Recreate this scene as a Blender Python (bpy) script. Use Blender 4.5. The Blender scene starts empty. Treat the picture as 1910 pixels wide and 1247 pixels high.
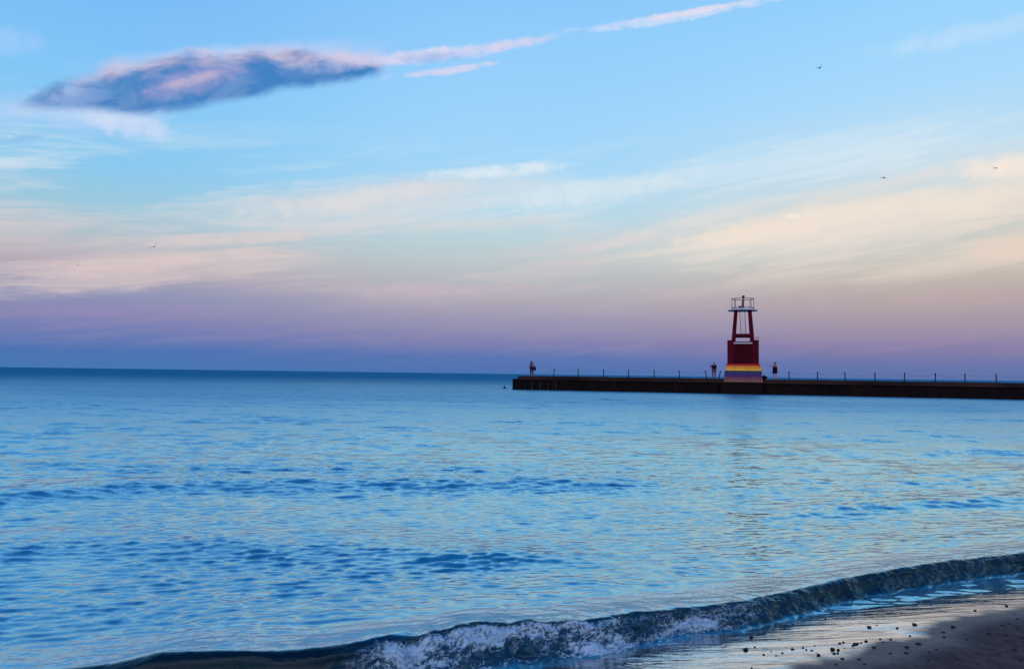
import bpy, bmesh, math, random
import numpy as np
from mathutils import Vector, Matrix

random.seed(7)
rng = np.random.default_rng(11)
D2R = math.pi / 180
scene = bpy.context.scene
COL = scene.collection

# ------------------------------------------------------------------ camera
H = 1.85                      # eye height above the lake
FPX = 1400.0                  # focal length for a picture 1910 wide
PITCH, ROLL = 3.0 * D2R, 0.784 * D2R
fwd = Vector((0, math.cos(PITCH), math.sin(PITCH)))
r0 = Vector((1, 0, 0)); u0 = r0.cross(fwd)
rgt = (r0 * math.cos(ROLL) + u0 * math.sin(ROLL)).normalized()
upv = rgt.cross(fwd).normalized()
cam = bpy.data.cameras.new('camera')
cam.sensor_width = 36.0
cam.lens = 36.0 * FPX / 1910
cam.clip_start, cam.clip_end = 0.05, 40000
camo = bpy.data.objects.new('camera', cam)
m = Matrix((rgt, upv, -fwd)).transposed().to_4x4()
m.translation = (0, 0, H)
camo.matrix_world = m
COL.objects.link(camo)
scene.camera = camo

def ray(px, py):
    return (fwd + rgt * ((px - 955) / FPX) - upv * ((py - 623.5) / FPX)).normalized()
def at(px, py, z=0.0):        # where that direction meets the level z
    d = ray(px, py)
    t = (z - H) / d.z
    return Vector((d.x * t, d.y * t, z))
def azel(px, py):
    d = ray(px, py)
    return math.degrees(math.atan2(d.x, d.y)), math.degrees(math.asin(d.z))

scene.view_settings.view_transform = 'Standard'
scene.view_settings.look = 'None'
scene.view_settings.exposure = 0.0
scene.view_settings.gamma = 1.0
scene.view_settings.use_curve_mapping = False
scene.render.engine = 'CYCLES'
scene.cycles.use_denoising = True
scene.cycles.max_bounces = 5
scene.cycles.adaptive_threshold = 0.02

SUN_AZ, SUN_EL = 198.0, 3.0   # the sun is almost down behind the photographer

# ------------------------------------------------------------------ node helper
def lin(c):
    f = lambda v: (v / 12.92 if v <= 0.04045 else ((v + 0.055) / 1.055) ** 2.4)
    return tuple(f(v / 255) for v in c)

class NT:
    def __init__(s, tree):
        s.t = tree; tree.nodes.clear()
    def new(s, typ, **kw):
        n = s.t.nodes.new(typ)
        for k, v in kw.items(): setattr(n, k, v)
        return n
    def put(s, sock, v):
        if isinstance(v, bpy.types.NodeSocket): s.t.links.new(v, sock)
        elif v is not None:
            if hasattr(sock.default_value, '__len__') and not hasattr(v, '__len__'): v = (v,) * 3
            if hasattr(sock.default_value, '__len__') and len(sock.default_value) == 4 and len(v) == 3: v = (*v, 1)
            sock.default_value = v
    def math(s, op, a, b=None, c=None, clamp=False):
        n = s.new('ShaderNodeMath', operation=op); n.use_clamp = clamp
        for i, v in enumerate((a, b, c)):
            if v is not None: s.put(n.inputs[i], v)
        return n.outputs[0]
    def add(s, a, b): return s.math('ADD', a, b)
    def sub(s, a, b): return s.math('SUBTRACT', a, b)
    def mul(s, a, b): return s.math('MULTIPLY', a, b)
    def div(s, a, b): return s.math('DIVIDE', a, b)
    def lerp(s, x, a0, a1, b0=0.0, b1=1.0, smooth=True):
        n = s.new('ShaderNodeMapRange')
        n.interpolation_type = 'SMOOTHSTEP' if smooth else 'LINEAR'
        for i, v in enumerate((x, a0, a1, b0, b1)): s.put(n.inputs[i], v)
        return n.outputs[0]
    def mix(s, f, a, b, blend='MIX'):
        n = s.new('ShaderNodeMix', data_type='RGBA', blend_type=blend)
        s.put(n.inputs[0], f); s.put(n.inputs[6], a); s.put(n.inputs[7], b)
        return n.outputs[2]
    def ramp(s, f, stops, interp='LINEAR'):
        n = s.new('ShaderNodeValToRGB'); cr = n.color_ramp; cr.interpolation = interp
        while len(cr.elements) < len(stops): cr.elements.new(0.5)
        for e, (p, c) in zip(cr.elements, stops):
            e.position = p; e.color = (*c, 1) if len(c) == 3 else c
        s.put(n.inputs[0], f)
        return n.outputs[0]
    def noise(s, vec, scale, detail=3, rough=0.5, dist=0.0):
        n = s.new('ShaderNodeTexNoise')
        s.put(n.inputs['Vector'], vec); s.put(n.inputs['Scale'], scale)
        s.put(n.inputs['Detail'], detail); s.put(n.inputs['Roughness'], rough); s.put(n.inputs['Distortion'], dist)
        return n.outputs[0]
    def comb(s, x, y, z):
        n = s.new('ShaderNodeCombineXYZ')
        for i, v in enumerate((x, y, z)): s.put(n.inputs[i], v)
        return n.outputs[0]
    def sep(s, v):
        n = s.new('ShaderNodeSeparateXYZ'); s.put(n.inputs[0], v)
        return n.outputs[0], n.outputs[1], n.outputs[2]
    def curve(s, x, pts):     # float curve over 0..1
        n = s.new('ShaderNodeFloatCurve'); c = n.mapping.curves[0]
        for i, (a, b) in enumerate(pts):
            if i < 2: c.points[i].location = (a, b)
            else: c.points.new(a, b)
        n.mapping.use_clip = False; n.mapping.update()
        s.put(n.inputs['Value'], x)
        return n.outputs[0]
    def attr(s, name):
        n = s.new('ShaderNodeAttribute'); n.attribute_name = name
        return n.outputs['Fac']

# ------------------------------------------------------------------ sky
world = bpy.data.worlds.new('World'); scene.world = world
world.use_nodes = True
world.cycles.sampling_method = 'MANUAL'; world.cycles.sample_map_resolution = 256
w = NT(world.node_tree)
STR = 0.1
tc = w.new('ShaderNodeTexCoord').outputs['Generated']
dx, dy, dz = w.sep(tc)
hyp = w.math('SQRT', w.add(w.mul(dx, dx), w.mul(dy, dy)))
EL = w.mul(w.math('ARCTAN2', dz, hyp), 180 / math.pi)
AZ = w.mul(w.math('ARCTAN2', dx, dy), 180 / math.pi)
side = w.div(dx, w.math('MAXIMUM', hyp, 0.01))
ef = w.math('POWER', w.math('MAXIMUM', w.div(EL, 90), 0.0), 0.5)   # more room near the horizon
def stops(l): return [(math.sqrt(e / 90), lin(c)) for e, c in l]
top = [(36, (112, 180, 246)), (55, (66, 128, 210)), (90, (38, 86, 170))]
left = stops([(0, (70, 122, 180)), (1.3, (74, 116, 183)), (2.5, (110, 125, 182)), (3.6, (134, 135, 182)), (5.2, (142, 149, 184)), (6.0, (158, 155, 184)), (6.8, (184, 172, 186)),
              (8, (190, 188, 197)), (9.2, (176, 196, 208)), (11, (158, 203, 224)), (13.4, (140, 202, 240)), (19, (132, 201, 250)), (25, (122, 188, 250))] + top)
mid = stops([(0, (70, 116, 180)), (1.3, (90, 118, 180)), (2.5, (130, 131, 179)), (4.1, (156, 151, 181)), (5.6, (176, 171, 184)), (7, (182, 187, 195)), (8.6, (188, 202, 206)),
              (10.2, (190, 212, 220)), (12, (180, 218, 236)), (14, (174, 219, 247)), (16, (164, 216, 251)), (19, (160, 214, 253)), (25, (146, 206, 254))] + top)
right = stops([(0, (84, 114, 174)), (1.0, (106, 119, 171)), (2.2, (138, 128, 170)), (3.6, (164, 149, 169)), (5.2, (182, 165, 169)), (6.5, (196, 182, 175)), (8.5, (204, 203, 196)),
               (10.6, (208, 211, 208)), (12.8, (210, 222, 226)), (15.5, (192, 224, 244)), (19, (172, 220, 254)), (25, (152, 212, 255))] + top)
base = w.mix(w.lerp(side, 0.0, -0.52), w.ramp(ef, mid), w.ramp(ef, left))
base = w.mix(w.lerp(side, 0.0, 0.54), base, w.ramp(ef, right))

# streaky cirrus noise, stretched along slightly rising lines
tilt = w.sub(dz, w.mul(dx, 0.13))
cv = w.comb(w.mul(dx, 1.0), w.mul(dy, 1.0), w.mul(tilt, 8.0))
n1 = w.noise(cv, 3.2, 6, 0.58, 0.4)
n2 = w.noise(w.comb(w.mul(dx, 2.2), w.mul(dy, 2.2), w.mul(tilt, 22.0)), 4.0, 5, 0.62, 0.6)
n3 = w.noise(w.comb(dx, dy, w.mul(tilt, 1.8)), 15.0, 5, 0.55, 0.3)
nfine = w.noise(w.comb(dx, dy, w.mul(tilt, 3.0)), 22.0, 6, 0.65, 0.5)
# veil of high cloud in the middle heights
env = w.mul(w.lerp(EL, 4.0, 9.0), w.lerp(EL, 19.0, 12.0))
veil = w.mul(env, w.lerp(w.add(w.mul(n1, 0.65), w.mul(n2, 0.35)), 0.44, 0.64))
veilcol = w.mix(w.lerp(EL, 8.0, 14.0), lin((222, 204, 206)), lin((218, 234, 242)))
veilcol = w.mix(w.mul(w.lerp(side, 0.1, 0.5), w.lerp(EL, 18, 10)), veilcol, lin((236, 220, 206)))
col = w.mix(w.mul(veil, 0.75), base, veilcol)
hz = w.mul(w.lerp(EL, 9.0, 4.5), w.lerp(EL, 0.5, 2.5))
col = w.mix(w.mul(hz, w.lerp(n2, 0.4, 0.75, 0.0, 0.2)), col, lin((172, 156, 184)))

def streak(col, a, b, thick, colour, strength, k=1.4, nz=None, bend=0.0):
    (a0, e0), (a1, e1) = azel(*a), azel(*b)
    L = math.hypot(a1 - a0, e1 - e0); c, s = (a1 - a0) / L, (e1 - e0) / L
    X = w.sub(AZ, (a0 + a1) / 2); Y = w.sub(EL, (e0 + e1) / 2)
    p = w.mul(w.add(w.mul(X, c), w.mul(Y, s)), 2 / L)
    q = w.sub(w.mul(Y, c), w.mul(X, s))
    pp = w.mul(p, p)
    if bend: q = w.sub(q, w.mul(w.sub(1.0, pp), bend))
    t = thick / 24.4
    qq = w.div(q, t); qq = w.mul(qq, qq)
    if nz is nfine:           # fibres drawn out along the streak itself
        fq = 9.0 / (thick + 8.0)
        nz = w.noise(w.comb(w.mul(p, L * 0.22), w.mul(q, 1.5 * fq), a0), 1.6, 3, 0.6, 0.5)
        k = k * 1.15
    val = w.add(w.sub(w.sub(1.0, qq), pp), w.mul(w.sub(nz or n3, 0.5), k))
    return w.mix(w.mul(w.lerp(val, -0.35, 1.35), strength), col, lin(colour))

WH, PK, CR = (226, 238, 250), (240, 214, 222), (244, 228, 212)
col = streak(col, (240, 408), (1060, 330), 52, (212, 216, 222), 0.7, 1.8, n2)
col = streak(col, (430, 396), (860, 344), 22, (228, 224, 224), 0.75, 2.2, nfine)
col = streak(col, (800, 329), (1080, 306), 13, (226, 238, 246), 0.85, 2.4, nfine)
col = streak(col, (900, 382), (1360, 318), 24, (222, 234, 240), 0.75, 2.2, nfine)
col = streak(col, (1230, 330), (1910, 230), 46, (220, 236, 246), 0.6, 2.6, n2)
col = streak(col, (1140, 474), (2000, 350), 54, (238, 226, 216), 0.85, 1.7, n2)
col = streak(col, (1240, 460), (1640, 386), 24, (244, 229, 214), 0.9, 1.9, nfine)
col = streak(col, (1480, 404), (2000, 348), 26, (242, 230, 216), 0.8, 2.0, nfine)
col = streak(col, (1740, 322), (2060, 290), 22, (250, 234, 222), 0.95, 1.8, nfine)
col = streak(col, (1460, 404), (1500, 402), 5, (246, 240, 232), 0.7, 1.0, nfine)
col = streak(col, (1780, 478), (2040, 440), 26, (238, 212, 196), 0.6, 2.0, nfine)
col = streak(col, (240, 452), (640, 432), 12, (224, 208, 206), 0.65, 2.4, nfine)
col = streak(col, (-160, 535), (640, 465), 34, (222, 205, 203), 0.75, 2.6, n2)
col = streak(col, (60, 520), (420, 478), 14, (228, 204, 202), 0.5, 2.2, nfine)
col = streak(col, (560, 430), (1150, 400), 14, (216, 216, 216), 0.45, 2.4, nfine)
col = streak(col, (600, 545), (1060, 530), 12, (206, 182, 194), 0.45, 2.4, nfine)
col = streak(col, (-60, 585), (420, 570), 12, (156, 142, 190), 0.45, 2.4, nfine)
col = streak(col, (1620, 100), (2000, 20), 18, (196, 226, 254), 0.6, 2.2, nfine)
col = streak(col, (-60, 70), (80, 80), 24, (176, 212, 254), 0.5, 2.2, nfine)
col = streak(col, (-40, 205), (330, 200), 34, (204, 220, 250), 0.75, 1.8, n3)
col = streak(col, (150, 212), (330, 256), 24, (214, 226, 250), 0.75, 2.2, nfine)
col = streak(col, (150, 128), (700, 88), 30, (196, 214, 252), 0.7, 1.8, n3)
# thin tail running up to the right
col = streak(col, (610, 124), (1060, 62), 12, (204, 214, 250), 0.8, 2.6, nfine)
col = streak(col, (660, 118), (880, 90), 11, (230, 224, 240), 0.7, 2.8, nfine)
col = streak(col, (840, 100), (1040, 68), 8, (226, 214, 238), 0.7, 2.8, nfine)
col = streak(col, (740, 110), (860, 104), 10, (128, 172, 232), 0.5, 2.2, nfine)
col = streak(col, (725, 145), (940, 116), 7, (226, 218, 242), 0.8, 2.6, nfine)
col = streak(col, (1050, 60), (1460, -6), 8, (216, 226, 252), 0.8, 2.6, nfine)
col = streak(col, (1150, 42), (1400, 2), 5.5, (238, 226, 240), 0.75, 2.6, nfine)
col = streak(col, (0, 262), (90, 254), 6, (116, 180, 232), 0.5, 1.8, nfine)

# the big lens-shaped cloud, upper left
(A0, E0), (A1, E1) = azel(0, 200), azel(735, 116)
L = math.hypot(A1 - A0, E1 - E0); cc, ss = (A1 - A0) / L, (E1 - E0) / L
def pq(px, py):
    a, e = azel(px, py); X, Y = a - A0, e - E0
    return (X * cc + Y * ss) / L, Y * cc - X * ss
X = w.sub(AZ, A0); Y = w.sub(EL, E0)
P = w.div(w.add(w.mul(X, cc), w.mul(Y, ss)), L)
Q = w.sub(w.mul(Y, cc), w.mul(X, ss))
def edge(pts):
    pts = [pq(*p) for p in pts]
    return w.sub(w.mul(w.curve(P, [(a, 0.5 + b / 10) for a, b in pts]), 10.0), 5.0)
topq = edge([(0, 198), (45, 178), (130, 146), (250, 112), (400, 90), (540, 86), (660, 96), (705, 110), (735, 120)])
botq = edge([(0, 202), (60, 202), (150, 204), (280, 211), (420, 192), (560, 162), (680, 146), (735, 124)])
nc = w.noise(w.comb(w.mul(P, 6.5), w.mul(Q, 0.46), 0.4), 1.7, 5, 0.52, 0.4)
nd = w.noise(w.comb(w.mul(P, 4.6), w.mul(Q, 0.36), 5.0), 1.5, 4, 0.55, 0.6)
wob = w.mul(w.sub(nc, 0.5), 2.9)
wob2 = w.mul(w.sub(nfine, 0.5), 0.7)
Qn = w.add(Q, w.add(w.mul(wob, 0.6), wob2))
inside = w.mul(w.lerp(w.sub(topq, Qn), -0.35, 0.9), w.lerp(w.sub(w.add(Q, w.mul(wob, 0.28)), botq), -0.35, 0.45))
inside = w.mul(inside, w.mul(w.lerp(P, 0.0, 0.1), w.lerp(P, 1.0, 0.93)))
bodyc = w.mix(w.lerp(nd, 0.40, 0.64), lin((58, 126, 194)), lin((102, 144, 204)))
bodyc = w.mix(w.mul(w.lerp(P, 0.35, 0.15), w.lerp(nc, 0.4, 0.6)), bodyc, lin((128, 164, 218)))
lit = w.mul(w.lerp(w.sub(topq, w.add(Q, w.mul(w.sub(nd, 0.5), 3.3))), 1.5, -0.3), w.lerp(P, 0.08, 0.3))
bodyc = w.mix(w.mul(lit, 0.9), bodyc, lin((240, 212, 222)))
col = w.mix(w.mul(inside, 0.95), col, bodyc)
col = streak(col, (230, 186), (460, 118), 22, (176, 170, 216), 0.6, 2.6, nfine)
col = streak(col, (560, 128), (760, 98), 16, (206, 206, 240), 0.55, 2.4, nfine)
col = streak(col, (270, 172), (440, 128), 8, (226, 200, 216), 0.42, 3.0, nfine)

sky = w.new('ShaderNodeTexSky', sky_type='NISHITA')
sky.sun_disc = False
sky.sun_elevation = SUN_EL * D2R
sky.sun_rotation = SUN_AZ * D2R
scaled = w.new('ShaderNodeVectorMath', operation='SCALE')
w.put(scaled.inputs[0], col); scaled.inputs['Scale'].default_value = 1.0 / STR
skyc = w.mix(0.03, scaled.outputs[0], sky.outputs[0])
bg = w.new('ShaderNodeBackground'); w.put(bg.inputs[0], skyc); bg.inputs[1].default_value = STR
wo = w.new('ShaderNodeOutputWorld'); w.t.links.new(bg.outputs[0], wo.inputs[0])

sun = bpy.data.lights.new('sun', 'SUN'); sun.energy = 1.5; sun.angle = 110 * D2R; sun.color = (1.0, 0.74, 0.62)
suno = bpy.data.objects.new('sun', sun); COL.objects.link(suno)
sd = Vector((math.sin(SUN_AZ * D2R) * math.cos(SUN_EL * D2R), math.cos(SUN_AZ * D2R) * math.cos(SUN_EL * D2R), math.sin(SUN_EL * D2R)))
suno.rotation_euler = sd.to_track_quat('Z', 'Y').to_euler()

# ------------------------------------------------------------------ object helpers
def tag(o, label=None, cat=None, group=None, kind=None):
    if label: o['label'] = label
    if cat: o['category'] = cat
    if group: o['group'] = group
    if kind: o['kind'] = kind
    return o
def empty(name, loc, rz=0):
    o = bpy.data.objects.new(name, None); COL.objects.link(o)
    o.location = loc; o.rotation_euler = (0, 0, rz); o.empty_display_size = 0.2
    return o
def obj(name, bm, mats, parent=None, smooth=False):
    me = bpy.data.meshes.new(name)
    bm.to_mesh(me); bm.free()
    if not isinstance(mats, (list, tuple)): mats = [mats]
    for mm in mats: me.materials.append(mm)
    if smooth: me.polygons.foreach_set('use_smooth', [True] * len(me.polygons))
    o = bpy.data.objects.new(name, me); COL.objects.link(o)
    if parent: o.parent = parent
    return o
def grid_mesh(name, P, mat, attrs=None, smooth=True):
    nu, nv = P.shape[:2]
    me = bpy.data.meshes.new(name)
    idx = np.arange(nu * nv, dtype=np.int32).reshape(nu, nv)
    q = np.stack([idx[:-1, :-1], idx[:-1, 1:], idx[1:, 1:], idx[1:, :-1]], -1).reshape(-1, 4)
    me.vertices.add(nu * nv); me.vertices.foreach_set('co', P.reshape(-1).astype(np.float32))
    me.loops.add(q.size); me.loops.foreach_set('vertex_index', q.reshape(-1))
    me.polygons.add(len(q)); me.polygons.foreach_set('loop_start', np.arange(0, q.size, 4, dtype=np.int32))
    me.update(calc_edges=True)
    if smooth: me.polygons.foreach_set('use_smooth', np.ones(len(q), dtype=bool))
    for k, v in (attrs or {}).items():
        a = me.attributes.new(k, 'FLOAT', 'POINT'); a.data.foreach_set('value', v.reshape(-1).astype(np.float32))
    me.materials.append(mat)
    o = bpy.data.objects.new(name, me); COL.objects.link(o)
    return o
def box(bm, x0, x1, y0, y1, z0, z1, tx=0, ty=0, mat=0):   # tx, ty: inset of the top
    v = [bm.verts.new(p) for p in ((x0, y0, z0), (x1, y0, z0), (x1, y1, z0), (x0, y1, z0),
         (x0 + tx, y0 + ty, z1), (x1 - tx, y0 + ty, z1), (x1 - tx, y1 - ty, z1), (x0 + tx, y1 - ty, z1))]
    for f in ((0, 3, 2, 1), (4, 5, 6, 7), (0, 1, 5, 4), (1, 2, 6, 5), (2, 3, 7, 6), (3, 0, 4, 7)):
        bm.faces.new([v[i] for i in f]).material_index = mat
def bar(bm, a, b, ra, rb=None, n=8):                      # tapered rod
    a, b = Vector(a), Vector(b); rb = ra if rb is None else rb
    d = (b - a).normalized(); s = d.orthogonal().normalized(); t = d.cross(s)
    A, B = [], []
    for i in range(n):
        o = s * math.cos(2 * math.pi * i / n) + t * math.sin(2 * math.pi * i / n)
        A.append(bm.verts.new(a + o * ra)); B.append(bm.verts.new(b + o * rb))
    for i in range(n):
        j = (i + 1) % n
        bm.faces.new((A[i], A[j], B[j], B[i]))
    bm.faces.new(A[::-1]); bm.faces.new(B)
def tube(bm, pts, r, n=6):
    rings = []
    pts = [Vector(p) for p in pts]
    for i, p in enumerate(pts):
        d = (pts[min(i + 1, len(pts) - 1)] - pts[max(i - 1, 0)]).normalized()
        s = d.cross(Vector((0, 0, 1))); s = s.normalized() if s.length > 1e-4 else Vector((1, 0, 0)); t = d.cross(s)
        rings.append([bm.verts.new(p + (s * math.cos(2 * math.pi * k / n) + t * math.sin(2 * math.pi * k / n)) * r) for k in range(n)])
    for a, b in zip(rings, rings[1:]):
        for k in range(n): bm.faces.new((a[k], a[(k + 1) % n], b[(k + 1) % n], b[k]))
    bm.faces.new(rings[0][::-1]); bm.faces.new(rings[-1])
def lathe(bm, prof, n=16, c=(0, 0, 0)):
    rings = []
    for r, z in prof:
        rings.append([bm.verts.new((c[0] + r * math.cos(2 * math.pi * k / n), c[1] + r * math.sin(2 * math.pi * k / n), c[2] + z)) for k in range(n)])
    for a, b in zip(rings, rings[1:]):
        for k in range(n): bm.faces.new((a[k], a[(k + 1) % n], b[(k + 1) % n], b[k]))
    bm.faces.new(rings[0][::-1]); bm.faces.new(rings[-1])

# gradient noise for shaping geometry
_perm = rng.permutation(256); _perm = np.concatenate([_perm, _perm, _perm])
_g = rng.normal(size=(256, 3)); _g /= np.linalg.norm(_g, axis=1)[:, None]
def perlin(x, y, z=0.0):
    x, y = np.broadcast_arrays(x, y); z = np.broadcast_to(z, x.shape)
    xi, yi, zi = (np.floor(v).astype(np.int64) for v in (x, y, z))
    xf, yf, zf = x - xi, y - yi, z - zi
    f = lambda t: t * t * t * (t * (t * 6 - 15) + 10)
    u, v, ww = f(xf), f(yf), f(zf)
    out = 0
    for i in (0, 1):
        for j in (0, 1):
            for k in (0, 1):
                h = _perm[_perm[_perm[(xi + i) & 255] + ((yi + j) & 255)] + ((zi + k) & 255)]
                g = _g[h]
                d = g[..., 0] * (xf - i) + g[..., 1] * (yf - j) + g[..., 2] * (zf - k)
                out = out + d * (u if i else 1 - u) * (v if j else 1 - v) * (ww if k else 1 - ww)
    return out * 1.5
def fbm(x, y, z=0.0, o=4, g=0.5):
    s, a = 0, 1.0
    for i in range(o):
        s = s + a * perlin(x * 2 ** i + 17.3 * i, y * 2 ** i + 5.1 * i, z * 2 ** i if np.ndim(z) else z * 2 ** i + 3.7 * i); a *= g
    return s
def smooth(x, a, b):
    t = np.clip((x - a) / (b - a), 0, 1); return t * t * (3 - 2 * t)

# ------------------------------------------------------------------ materials
def material(name):
    mt = bpy.data.materials.new(name); mt.use_nodes = True
    return mt, NT(mt.node_tree)
def finish(n, surf):
    o = n.new('ShaderNodeOutputMaterial'); n.t.links.new(surf, o.inputs[0])
def paint(name, c, rough=0.6, var=0.25, scale=3.0, bump=0.0, c2=None, metallic=0.0, streaks=False, spec=0.06):
    mt, n = material(name)
    co = n.new('ShaderNodeTexCoord').outputs['Object']
    if streaks:
        mp = n.new('ShaderNodeMapping'); n.put(mp.inputs[0], co); mp.inputs['Scale'].default_value = (1, 1, 0.12); co = mp.outputs[0]
    nz = n.noise(co, scale, 5, 0.6)
    c2 = c2 or tuple(v * (1 - var) for v in c)
    cc = n.mix(n.lerp(nz, 0.3, 0.7), c, c2)
    b = n.new('ShaderNodeBsdfPrincipled')
    n.put(b.inputs['Base Color'], cc); b.inputs['Roughness'].default_value = rough; b.inputs['Metallic'].default_value = metallic; b.inputs['Specular IOR Level'].default_value = spec
    if bump:
        bp = n.new('ShaderNodeBump'); bp.inputs['Strength'].default_value = bump; bp.inputs['Distance'].default_value = 0.02
        n.put(bp.inputs['Height'], n.noise(co, scale * 4, 5, 0.6)); n.put(b.inputs['Normal'], bp.outputs[0])
    finish(n, b.outputs[0])
    return mt

def water_shader(n, normal, body, gloss_rough=0.06, f0=0.03, power=2.2, fmax=0.96, tint=(1, 1, 1)):
    lw = n.new('ShaderNodeLayerWeight'); lw.inputs[0].default_value = 0.5; n.put(lw.inputs['Normal'], normal)
    fac = n.add(f0, n.mul(n.math('POWER', lw.outputs['Facing'], power), n.sub(fmax, f0)))
    gl = n.new('ShaderNodeBsdfGlossy'); n.put(gl.inputs['Roughness'], gloss_rough); n.put(gl.inputs['Normal'], normal)
    n.put(gl.inputs['Color'], tint)
    df = n.new('ShaderNodeBsdfDiffuse'); n.put(df.inputs['Color'], body)
    mx = n.new('ShaderNodeMixShader'); n.put(mx.inputs[0], fac)
    n.t.links.new(df.outputs[0], mx.inputs[1]); n.t.links.new(gl.outputs[0], mx.inputs[2])
    return mx.outputs[0]

M = {}
BODY = (0.002, 0.15, 0.285)
def mat_water():
    mt, n = material('lake_water')
    pos = n.new('ShaderNodeNewGeometry').outputs['Position']
    px, py, pz = n.sep(pos)
    rough, chop = n.attr('rough'), n.attr('chop')     # chop: how much of the waves the mesh is too coarse to carry
    gust = n.noise(n.comb(n.mul(px, 0.012), n.mul(py, 0.05), 0.0), 1.0, 4, 0.6, 0.3)
    g = n.lerp(gust, 0.35, 0.65, 0.6, 1.35)
    def facets(scale, sx, detail, dist):           # wavelet slopes, two independent channels
        t = n.new('ShaderNodeTexNoise')
        n.put(t.inputs['Vector'], n.comb(n.mul(px, sx), py, 0.0)); n.put(t.inputs['Scale'], scale)
        n.put(t.inputs['Detail'], detail); n.put(t.inputs['Roughness'], 0.55); n.put(t.inputs['Distortion'], dist)
        v = n.new('ShaderNodeVectorMath', operation='SUBTRACT'); n.put(v.inputs[0], t.outputs['Color']); n.put(v.inputs[1], 0.5)
        return v.outputs[0]
    def vscale(v, f):
        k = n.new('ShaderNodeVectorMath', operation='SCALE'); n.put(k.inputs[0], v); n.put(k.inputs['Scale'], f); return k.outputs[0]
    def vadd(u, v):
        k = n.new('ShaderNodeVectorMath', operation='ADD'); n.put(k.inputs[0], u); n.put(k.inputs[1], v); return k.outputs[0]
    amp = n.mul(n.add(rough, 0.12), g)
    big = vscale(facets(1.0, 0.55, 3, 0.5), n.mul(amp, n.lerp(chop, 0.0, 1.0, 0.0, 1.7, False)))
    small = vscale(facets(4.2, 0.55, 3, 0.5), n.mul(amp, n.lerp(chop, 0.0, 1.0, 0.35, 1.3, False)))
    tiny = vscale(facets(16.0, 0.6, 2, 0.3), n.mul(amp, 0.45))
    tilt_ = vadd(vadd(big, small), tiny)
    tx, ty, tz = n.sep(tilt_)
    nrm = n.new('ShaderNodeVectorMath', operation='NORMALIZE')
    n.put(nrm.inputs[0], vadd(n.new('ShaderNodeNewGeometry').outputs['Normal'], n.comb(n.mul(tx, 0.7), ty, 0.0)))
    gr = n.mul(n.lerp(chop, 0.0, 1.0, 0.10, 0.38, False), n.lerp(n.mul(rough, g), 0.1, 0.8, 0.8, 1.2))
    fm = n.mul(n.lerp(chop, 0.2, 1.0, 0.96, 0.54, False), n.lerp(n.attr('offing'), 0, 1, 1.0, 0.10))
    finish(n, water_shader(n, nrm.outputs[0], n.mix(n.attr('wash'), BODY, (0.075, 0.20, 0.30)), gr, 0.03, 1.6, fm, (0.65, 0.95, 1.0)))
    return mt
def mat_wave():
    mt, n = material('breaking_wave_water')
    pos = n.new('ShaderNodeNewGeometry').outputs['Position']
    foam = n.attr('foam')
    nz = n.noise(pos, 38.0, 6, 0.65, 0.8)
    bp = n.new('ShaderNodeBump'); bp.inputs['Strength'].default_value = 0.5; bp.inputs['Distance'].default_value = 0.01
    n.put(bp.inputs['Height'], n.noise(pos, 22.0, 3, 0.5))
    wsh = water_shader(n, bp.outputs[0], n.mix(n.attr('face'), BODY, n.mix(n.attr('aer'), (0.001, 0.011, 0.024), (0.010, 0.048, 0.095))), n.lerp(n.attr('face'), 0, 1, 0.05, 0.14), 0.02, n.lerp(n.attr('face'), 0, 1, 1.6, 4.8), 0.95, (0.76, 0.97, 1.0))
    fd = n.new('ShaderNodeBsdfPrincipled'); fd.inputs['Roughness'].default_value = 0.45
    n.put(fd.inputs['Base Color'], (0.40, 0.56, 0.74)); n.put(fd.inputs['Normal'], bp.outputs[0])
    mx = n.new('ShaderNodeMixShader'); n.put(mx.inputs[0], n.mul(n.lerp(n.add(foam, n.mul(n.sub(nz, 0.5), n.lerp(foam, 0, 0.3, 0.0, 0.9))), 0.28, 0.92), 0.85))
    n.t.links.new(wsh, mx.inputs[1]); n.t.links.new(fd.outputs[0], mx.inputs[2])
    finish(n, mx.outputs[0])
    return mt
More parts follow.
